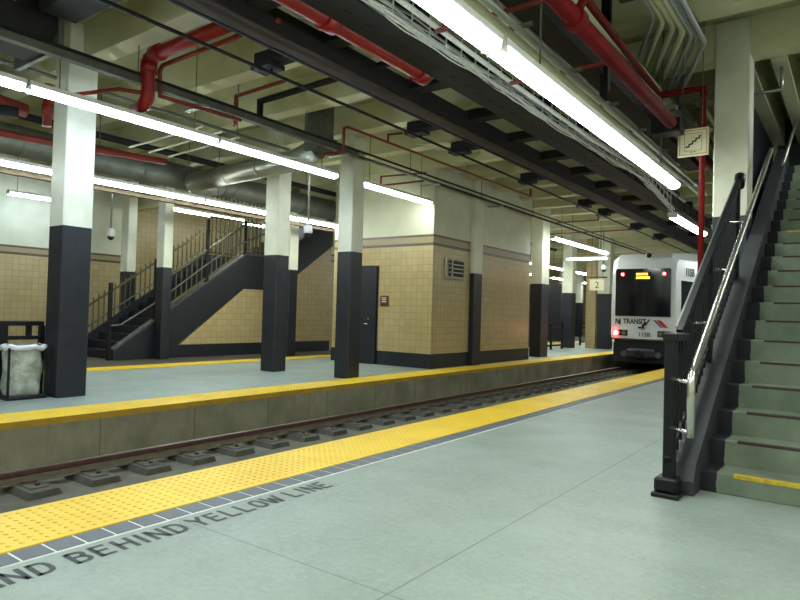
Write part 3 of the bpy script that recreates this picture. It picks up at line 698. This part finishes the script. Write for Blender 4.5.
# ------------------------------------------------------------------ left fence and rubbish bag
r = empty('platform_fence', (-8.75, 2.6, 0)); tag(r, 'low black railing behind the rubbish bag at the left edge', 'railing')
m = M(); m.box(-8.78, -8.68, .6, 3.9, .90, .96, .008); m.build('top_rail', BLACK, r)
m = M(); m.box(-8.77, -8.70, .6, 3.9, .72, .77, .006); m.build('middle_rail', BLACK, r)
for yy in (3.42, 1.6): M().box(-8.78, -8.68, yy - .05, yy + .05, 0, .90, .008).build('post', BLACK, r)
M().box(-8.77, -8.70, 3.86, 3.92, .0, .9).build('post', BLACK, r)
M().box(-8.76, -8.71, 3.70, 3.76, .77, .9).build('short_post', BLACK, r)
r = empty('rubbish_bin', (-8.45, 3.56, 0)); tag(r, 'clear plastic rubbish bag in a black frame beside the thick left column', 'bin')
m = M(); rings = []
for i in range(9):
    t = i / 8; z = .05 + .59 * t; bl = 1.04 - .04 * abs(math.sin(t * 5)) - (.08 if i == 0 else 0); ring = []
    for k in range(20):
        a = 2 * PI * k / 20; ca = math.cos(a); sa = math.sin(a)
        sq = 1 / max(abs(ca), abs(sa)) ** .75; q = bl * (1 + .05 * math.sin(3 * a + t * 9))
        ring.append((-8.46 + .155 * ca * sq * q, 3.55 + .195 * sa * sq * q, z))
    rings.append(ring)
m.loft(rings, True).build('bag', BAG, r)
m = M(); rings = []
for rr, z in ((1.06, .61), (1.14, .63), (1.13, .665), (.95, .675)):
    rings.append([(-8.46 + .165 * math.cos(2 * PI * k / 20) * rr / max(abs(math.cos(2 * PI * k / 20)), abs(math.sin(2 * PI * k / 20))) ** .75, 3.56 + .21 * math.sin(2 * PI * k / 20) * rr / max(abs(math.cos(2 * PI * k / 20)), abs(math.sin(2 * PI * k / 20))) ** .75, z + .015 * math.sin(k * 2.3)) for k in range(20)])
m.loft(rings, True, cap=False).build('bag_rim', BAGW, r)
M().box(-8.64, -8.28, 3.32, 3.79, 0, .045, .01).build('base', BLACK, r)
for xx in (-8.63, -8.29):
    for yy in (3.33, 3.78): M().box(xx - .012, xx + .012, yy - .012, yy + .012, .04, .64).build('frame_post', BLACK, r)

# ------------------------------------------------------------------ far staircase
r = empty('far_staircase', (-13.9, 9, 0)); tag(r, 'dark far staircase climbing to a landing in front of the tiled wall', 'staircase')
XN, XB = -13.05, -14.8
sl = .705
n1 = 14
for i in range(n1):
    y0 = 7.40 + i * .255; z1 = .18 * (i + 1)
    M().box(XB, XN - .1, y0, y0 + .29, max(0, z1 - .36), z1).build('step', DARK, r)
m = M(); m.prism([(7.3, 0), (7.3, .2), (10.85, 2.62), (12.05, 2.62), (14.2, 4.12), (14.2, 3.2), (12.0, 1.72), (10.80, 1.72), (8.45, 0)], 'x', XN - .12, XN + .02); m.build('stringer', DARK, r)
m = M(); m.prism([(7.3, .2), (10.85, 2.62), (12.05, 2.62), (12.05, 2.66), (10.84, 2.66), (7.28, .24)], 'x', XN - .13, XN + .045); m.build('stringer_cap', paint('worn_dark', (78, 78, 76), .5), r)
M().box(XB - .2, XN - .12, 10.85, 12.05, 2.3, 2.52).build('landing', DARK, r)
for i in range(8):
    y0 = 12.05 + i * .255; z1 = 2.52 + .18 * (i + 1)
    M().box(XB, XN - .1, y0, y0 + .29, z1 - .36, z1).build('step', DARK, r)
m = M(); m.prism([(7.3, 0), (7.3, .25), (10.85, 2.7), (12.0, 2.7), (12.0, 2.3), (10.9, 2.3), (7.6, 0)], 'x', XB - .06, XB); m.build('back_stringer', DARK, r)
OLIVE = paint('olive_metal', (98, 92, 66), .4, .3, var=.2)
def picket_fence(name, label, x, segs, h, sp=.13, over=.12, mat=OLIVE, bot=.08, posts=True):
    r = empty(name, (x, segs[0][0], segs[0][1])); tag(r, label, 'railing')
    for (ya, za), (yb_, zb) in zip(segs[:-1], segs[1:]):
        M().bar((x, ya, za + h), (x, yb_, zb + h), .04, .05).build('top_rail', mat, r)
        M().bar((x, ya, za + bot), (x, yb_, zb + bot), .035, .045).build('bottom_rail', mat, r)
    tot = [(ya, za, yb_, zb) for (ya, za), (yb_, zb) in zip(segs[:-1], segs[1:])]
    for ya, za, yb_, zb in tot:
        k = int((yb_ - ya) / sp)
        for i in range(k):
            y = ya + (i + .5) * (yb_ - ya) / k; z = za + (zb - za) * (y - ya) / (yb_ - ya)
            M().box(x - .011, x + .011, y - .011, y + .011, z + bot, z + h + over).build('picket', mat, r)
    return r
picket_fence('picket_railing', 'olive picket railing along the wall side of the far staircase', -14.84, [(7.3, .05), (10.9, 2.5), (11.9, 2.5)], .88)
r = picket_fence('picket_railing', 'olive picket railing with silver handrail on the near side of the far staircase', -13.05, [(8.3, .95), (10.85, 2.66)], .78, .14)
for y_, z0_, z1_ in ((7.2, 0, 1.68), (8.27, .85, 2.28), (9.65, 1.8, 3.4), (10.82, 2.62, 3.5)):
    M().box(-13.085, -13.015, y_ - .035, y_ + .035, z0_, z1_).build('post', BLACK, r)
M().tube([(-13.0, 7.2, .75), (-13.0, 7.42, .77), (-13.0, 8.28, 1.30), (-13.0, 9.67, 2.31), (-13.0, 10.45, 2.8), (-13.0, 12.0, 3.5)], .02, 8).build('handrail', STEELD, r)
r2 = tag(M().tube([(-14.78, 7.2, .62), (-14.78, 7.6, .66), (-14.78, 8.24, 1.1), (-14.78, 10.86, 2.82)], .02, 8).build('wall_handrail', STEELD), 'silver handrail on the wall side of the far staircase', 'handrail')
picket_fence('landing_gate', 'tall olive picket gate closing the landing of the far staircase', -14.0, [(10.4, 2.6), (12.2, 2.6)], 1.05, .13, .6)
r = empty('landing_screen', (-13.05, 11.5, 2.66)); tag(r, 'tall picket screen beside the landing left of the column', 'railing')
for i in range(9): M().box(-13.06, -13.04, 10.95 + i * .13, 10.97 + i * .13, 2.66, 4.1).build('picket', OLIVE, r)
M().box(-13.07, -13.03, 10.85, 12.1, 2.75, 2.79).build('bottom_rail', OLIVE, r); M().box(-13.07, -13.03, 10.85, 12.1, 3.7, 3.74).build('top_rail', OLIVE, r)

# ------------------------------------------------------------------ dark railings beyond kiosk
for i, (x, y, L, lb) in enumerate(((-9.2, 21.0, 2.2, 'nearer'), (-9.9, 27.0, 4.0, 'farther'))):
    r = empty('barrier', (x, y, 0)); tag(r, lb + ' black barrier on the far platform beyond the kiosk', 'railing')
    for zz in (.95, .75, .12): M().box(x - .03, x + .03, y, y + L, zz, zz + .06).build('rail', BLACK, r)
    for k in range(3): M().box(x - .035, x + .035, y + k * (L - .07) / 2, y + k * (L - .07) / 2 + .07, 0, 1.0).build('post', BLACK, r)
r = empty('ticket_machine', (-10.9, 22, 0)); tag(r, 'dark equipment cabinet standing behind the columns beyond the kiosk', 'cabinet')
M().box(-11.5, -10.5, 22, 24.5, 0, 1.75, .02).build('cabinet_body', DARK, r); M().box(-11.0, -10.6, 21.985, 22, .8, 1.5).build('cabinet_door', BLACK, r)
M().box(-11.45, -10.55, 21.95, 22.0, 1.55, 1.7).build('header', BLACK, r)
r = empty('platform_bench', (-9.6, 31, 0)); tag(r, 'dark bench far along the platform left of the train', 'bench')
M().box(-10.2, -9.5, 30, 33, .42, .48).build('seat', DARK, r); M().box(-10.25, -10.18, 30, 33, .48, 1.1).build('backrest', DARK, r)
for yy in (30.1, 32.8): M().box(-10.15, -9.55, yy, yy + .08, 0, .42).build('leg', BLACK, r)
sbox('wall_far_block', DARK, -16.5, -12.2, 30.5, 31, 0, 2.9)

# ------------------------------------------------------------------ train
TX = -5.31
tr = empty('light_rail_train', (TX, 19.8, -.3)); tag(tr, 'white light rail train with dark windscreen standing at the platform', 'train')
def ring(y, w, b, t, c, cz=None):
    cz = c if cz is None else cz
    return [(TX - w, y, b), (TX + w, y, b), (TX + w * 1.01, y, (b + t) / 2), (TX + w * .985, y, t - cz), (TX + w - c, y, t), (TX - w + c, y, t), (TX - w * .985, y, t - cz), (TX - w * 1.01, y, (b + t) / 2)]
M().loft([ring(19.86, .92, .60, 2.78, .12), ring(19.80, .945, .62, 2.72, .14), ring(19.90, .955, .58, 3.10, .18), ring(20.05, .98, .56, 3.24, .2), ring(22.0, 1.325, .56, 3.40, .3), ring(34, 1.325, .56, 3.40, .3)][1:]).build('body', TRAINW, tr)
# windscreen
yv = 19.785
M().prism([(TX - .825, 1.31), (TX + .80, 1.31), (TX + .80, 2.72), (TX + .76, 2.77), (TX - .79, 2.77), (TX - .825, 2.72)], 'y', yv - .02, yv + .03).build('windscreen', GLASS, tr)
for s, nmm in ((-1, 'l'), (1, 'r')):
    a = M().tube([(TX + s * .61, yv - .045, 2.60), (TX + s * .61, yv - .015, 2.60)], .05, 12).build('marker_lamp', E_RED, tr)
    M().tube([(TX + s * .61, yv - .05, 2.60), (TX + s * .61, yv - .044, 2.60)], .022, 12).build('lamp_core', E_WH, a)
dsp = M().box(TX - .24, TX + .24, yv - .03, yv - .018, 2.42, 2.66).build('destination_display', INK, tr)
m = M()
for zz, a, b in ((2.57, -.2, .12), (2.46, -.2, .2)):
    x = a
    while x < b: m.box(TX + x, TX + x + .045, yv - .034, yv - .030, zz, zz + .06); x += .058
m.build('display_text', E_AMB, dsp)
# side window of the cab (tapered side) right and left
for s in (1, -1):
    def side(t, z): # t along taper
        w = .98 + (1.325 - .98) * t; y = 20.05 + 1.95 * t
        return (TX + s * (w * 1.008 + .012), y, z)
    q = [side(.06, 1.05), side(.80, 1.05), side(.80, 2.42), side(.06, 2.42)]
    q2 = [(a - s * .04, b, c) for a, b, c in q]
    M().loft([q, q2] if s > 0 else [q2, q]).build('cab_side_window', GLASS, tr)
    m = M()
    for k in range(5): m.box(TX + s * 1.30, TX + s * 1.345, 22.6 + k * 2.2, 24.2 + k * 2.2, 1.3, 2.5)
    m.build('side_window', GLASS, tr)
dirv = Vector((.345, 1.95, 0)).normalized()
text_mesh('side_number', '115B', .34, INK, frame((TX + 1.075, 20.36, 2.58), dirv, (0, 0, 1)), tr, .008, .003)
# front lettering
FY = 19.795
fy = lambda x, z: frame((x, FY, z), (1, 0, 0), (0, 0, 1))
text_mesh('front_lettering', 'TRANSIT', .215, INK, fy(TX - .58, 1.075), tr, .006, .004, sx=.80)
text_mesh('front_number', '115B', .17, INK, fy(TX - .12, .70), tr, .003, .004)
m = M(); m.prism([(TX - .82, 1.06), (TX - .79, 1.06), (TX - .79, 1.18), (TX - .73, 1.06), (TX - .69, 1.06), (TX - .69, 1.20), (TX - .72, 1.20), (TX - .72, 1.12), (TX - .77, 1.22), (TX - .82, 1.22)][::-1], 'y', FY - .004, FY)
m.prism([(TX - .69, 1.0), (TX - .66, 1.04), (TX - .66, 1.22), (TX - .69, 1.22)][::-1], 'y', FY - .004, FY)
m.build('front_logo', INK, tr)
m = M(); m.prism([(TX + 0.39, 1.2), (TX + 0.53, 1.2), (TX + 0.75, .98), (TX + 0.61, .98)], 'y', FY - .005, FY); m.build('red_stripe', INKRED, tr)
m = M(); m.prism([(TX + 0.31, 1.2), (TX + 0.37, 1.2), (TX + 0.59, .98), (TX + 0.53, .98)], 'y', FY - .005, FY); m.build('blue_stripe', INKBLUE, tr)
m = M(); m.box(TX - .13, TX + .06, FY - .004, FY, .93, .99); m.build('flag_decal', INKBLUE, tr)
m = M(); m.box(TX - .05, TX + .08, FY - .005, FY, .89, .91); m.box(TX - .05, TX + .08, FY - .005, FY, .93, .945); m.build('flag_decal', INKRED, tr)
wp = M().bar((TX + .10, FY - .05, 1.05), (TX + .22, FY - .03, 1.22), .02, .035).build('wiper', BLACK, tr)
M().bar((TX + .0, FY - .04, 1.0), (TX + .12, FY - .04, 1.12), .02, .07).build('wiper_arm', BLACK, tr)
for s in (-1, 1):
    hl = M().box(TX + s * .62 - .18, TX + s * .62 + .18, FY - .02, FY + .02, .70, .88, .01).build('headlamp_housing', BLACK, tr)
    M().tube([(TX + s * .62 + .07, FY - .035, .79), (TX + s * .62 + .07, FY - .01, .79)], .07, 14).build('headlamp', LENS, hl)
    M().tube([(TX + s * .62 - .09, FY - .035, .79), (TX + s * .62 - .09, FY - .01, .79)], .06, 14).build('headlamp', LENS, hl)
tl = M().tube([(TX - .80, FY - .05, .78), (TX - .80, FY + .02, .78)], .10, 16).build('tail_lamp', E_RED, tr)
M().tube([(TX - .80, FY - .056, .78), (TX - .80, FY - .049, .78)], .055, 14).build('lamp_core', E_WH, tl)
M().box(TX + .75, TX + .96, FY - .03, FY + .1, .76, .86).build('side_marker', BLACK, tr)
rl = M().tube([(TX + .16, 19.80, 3.17), (TX + .16, 20.0, 3.17)], .10, 16).build('roof_headlamp', CHROME, tr)
M().tube([(TX + .16, 19.79, 3.17), (TX + .16, 19.80, 3.17)], .075, 16).build('lamp_glass', GLASS, rl)
M().loft([ring(19.92, .90, -.12, .60, .05), ring(22, 1.28, -.15, .60, .05), ring(34, 1.28, -.15, .6, .05)]).build('underframe', TRAINB, tr)
M().box(TX - .42, TX + .42, 19.55, 19.95, .05, .32, .05).build('bumper', paint('bumper_grey', (52, 54, 62), .4), tr)
M().tube([(TX, 19.35, .18), (TX, 19.9, .18)], .11, 12).build('coupler', TRAINB, tr)
for s in (-1, 1): M().tube([(TX + s * .5, 19.62, .15), (TX + s * .5, 19.8, .15)], .09, 12).build('buffer', STEELD, tr)
for yy in (21.8, 23.7):
    for s in (-1, 1): M().tube([(TX + s * .66, yy, .035), (TX + s * .78, yy, .035)], .33, 24).build('wheel', TRAINB, tr)
M().box(TX - .8, TX + .8, 24, 30, 3.39, 3.62, .05).build('roof_unit', TRAINW, tr)

# ------------------------------------------------------------------ right staircase
R_, Z0_, Q_ = .32, .14, .181
st = empty('right_staircase', (.2, 4.9, 0)); tag(st, 'grey green concrete staircase climbing on the right with worn nosings', 'staircase')
XR = 1.6; NS = 20
for i in range(NS):
    y0 = 4.90 + R_ * i; z1 = Z0_ + Q_ * i
    m = M(); m.box(-.90, XR, y0, y0 + R_ + .06, max(0, z1 - .40), z1, .006 if i else .005); s_ = m.build('step', F_STEP, st)
    m = M(); y_ = y0 + .022
    xa = -.69 + random.uniform(-.03, .02)
    m.box(xa, XR - .1, y0 - .003, y0 + .05, z1 - .014 - (.006 if i == 0 else 0), z1 + .004)
    nz = m.build('nosing_strip', NOSEY if i in (0, 12) else NOSE, s_)
    if i in (0, 12): nz['label'] = 'yellow nosing strip'
M().box(-.90, XR, 4.90 + R_ * NS, 13.0, Z0_ + Q_ * (NS - 1) - .3, Z0_ + Q_ * (NS - 1)).build('landing', F_STEP, st)
g = Q_ / R_
cz = lambda y: .16 + (y - 4.66) * g
yt = 4.9 + R_ * NS
m = M(); m.prism([(4.68, 0), (4.67, .10), (4.74, cz(4.74)), (yt, cz(yt)), (yt, cz(yt) - .5), (5.5, 0)], 'x', -1.045, -.895); m.build('side_curb', paint('worn_curb', (52, 54, 60), .55, var=.35, scale=4), st)
# support wall beneath
m = M(); m.prism([(5.5, 0), (yt, cz(yt) - .5), (yt, 0)], 'x', -1.03, -.92); m.build('side_wall', DARK, st)

rl = empty('stair_railing', (-1.06, 4.5, 0)); tag(rl, 'black picket stair railing with a silver handrail, running up from the platform', 'railing')
M().box(-1.13, -.95, 4.49, 4.71, 0, .03, .006).build('base_plate', BLACK, rl)
M().box(-1.12, -.97, 4.52, 4.67, .03, .13, .015).build('post_base', BLACK, rl)
M().box(-1.075, -1.0, 4.565, 4.64, .10, 1.10, .006).build('post', BLACK, rl)
M().box(-1.085, -.985, 4.55, 4.93, 1.06, 1.115, .008).build('post_cap', BLACK, rl)
top = lambda y: 1.10 + (y - 4.83) * .607
M().bar((-1.04, 4.85, top(4.85)), (-1.04, 7.55, top(7.55)), .045, .06).build('top_rail', BLACK, rl)
M().tube([(-1.04, 7.47, top(7.47) - .05), (-1.04, 7.55, top(7.55) + .03)], .055, 10).build('end_cap', BLACK, rl)
M().bar((-1.068, 4.87, top(4.87) + .03), (-1.068, 7.4, top(7.4) + .03), .012, .012).build('edge_trim', STEEL, rl)
M().bar((-1.04, 4.55, cz(4.6) + .12), (-1.04, 7.3, cz(7.3) + .12), .04, .04).build('bottom_rail', BLACK, rl)
y = 4.72
while y < 7.45:
    zt = top(y) if y > 4.85 else 1.08
    M().box(-1.052, -1.028, y - .012, y + .012, cz(y) + .02, zt).build('picket', BLACK, rl); y += .105
for yy in (5.9, 7.3): M().box(-1.075, -1.005, yy - .035, yy + .035, cz(yy), top(yy)).build('post', BLACK, rl)
hz = lambda y: .86 + (y - 4.45) * .572
M().tube([(-.875, 4.44, .44), (-.875, 4.44, .80), (-.875, 4.455, .84), (-.875, 4.49, .865), (-.875, 4.54, .885), (-.875, 4.60, .93), (-.875, 8.75, hz(8.75))], .026, 12).build('handrail', CHROME, rl)
for c in ((4.44, .80), (4.44, .47)): M().tube([(-.875, c[0], c[1]), (-1.03, c[0] + .14, c[1])], .014, 8).build('handrail_bracket', CHROME, rl)
for y in (5.15, 5.95, 6.9): M().tube([(-.875, y, hz(y) - .01), (-.905, y, hz(y) - .07), (-1.03, y, hz(y) - .07)], .010, 8).build('handrail_bracket', CHROME, rl)

# upper stairwell: header, joists, dark walls
struct(M().box(-1.40, -1.27, 8.69, 13.0, 0, 4.4).build('wall_stair_upper', DARK))
for jx0, jx1 in ((-1.27, -1.09), (-.89, -.72), (-.50, -.33), (-.1, .07), (.3, .47), (.7, .87), (1.1, 1.27)):
    struct(M().box(jx0, jx1, 8.66, 13.0, 4.4, 4.86).build('trim_joist', BEAM))
struct(M().box(-1.2, 3.0, 13.0, 13.2, 0, 4.84).build('wall_stair_top', DARK))
struct(M().box(1.62, 1.75, 4.9, 13.0, 0, 4.84).build('wall_stair_right', DARK))
pipe('upper_handrail', [(-.79, 9.2, 3.22), (-.79, 11.2, 4.32)], .02, STEEL, 'pale handrail high on the upper stair flight at the right edge', n=8, cat='handrail')
pipe('stairwell_conduit', [(-.80, 9.0, 4.40), (-.80, 9.0, 4.12), (-1.0, 9.0, 4.12), (-1.25, 9.0, 4.12)], .022, STEEL, 'steel conduit hanging between cream joists above the stairs', n=8)

# ------------------------------------------------------------------ clean helper props, world, camera
for o in bpy.data.objects:
    if '_w' in o.keys(): del o['_w']
wd = bpy.data.worlds.new('world'); S.world = wd; wd.use_nodes = True
wd.node_tree.nodes['Background'].inputs[0].default_value = (.02, .024, .02, 1); wd.node_tree.nodes['Background'].inputs[1].default_value = 1
f = 625.
Yc = Vector((458, 26, f)).normalized(); Xc = Vector((853, 11, -f)); Xc = (Xc - Yc * Xc.dot(Yc)).normalized(); Zc = Xc.cross(Yc)
if Zc.y > 0: Zc = -Zc
# world = rows(Xc, Yc, Zc) applied to camera (x right, y down, z forward)
right = Vector((Xc[0], Yc[0], Zc[0])); down = Vector((Xc[1], Yc[1], Zc[1])); fwd = Vector((Xc[2], Yc[2], Zc[2]))
mt = Matrix((right, -down, -fwd)).transposed().to_4x4(); mt.translation = (0, 0, 1.2)
cam = bpy.data.cameras.new('camera'); co = bpy.data.objects.new('camera', cam); COL.objects.link(co); co.matrix_world = mt
cam.sensor_width = 36; cam.lens = 36 * f / 800; cam.clip_end = 200; cam.clip_start = .05
S.camera = co
S.view_settings.view_transform = 'Standard'; S.view_settings.look = 'None'; S.view_settings.exposure = 0.42; S.view_settings.gamma = 1
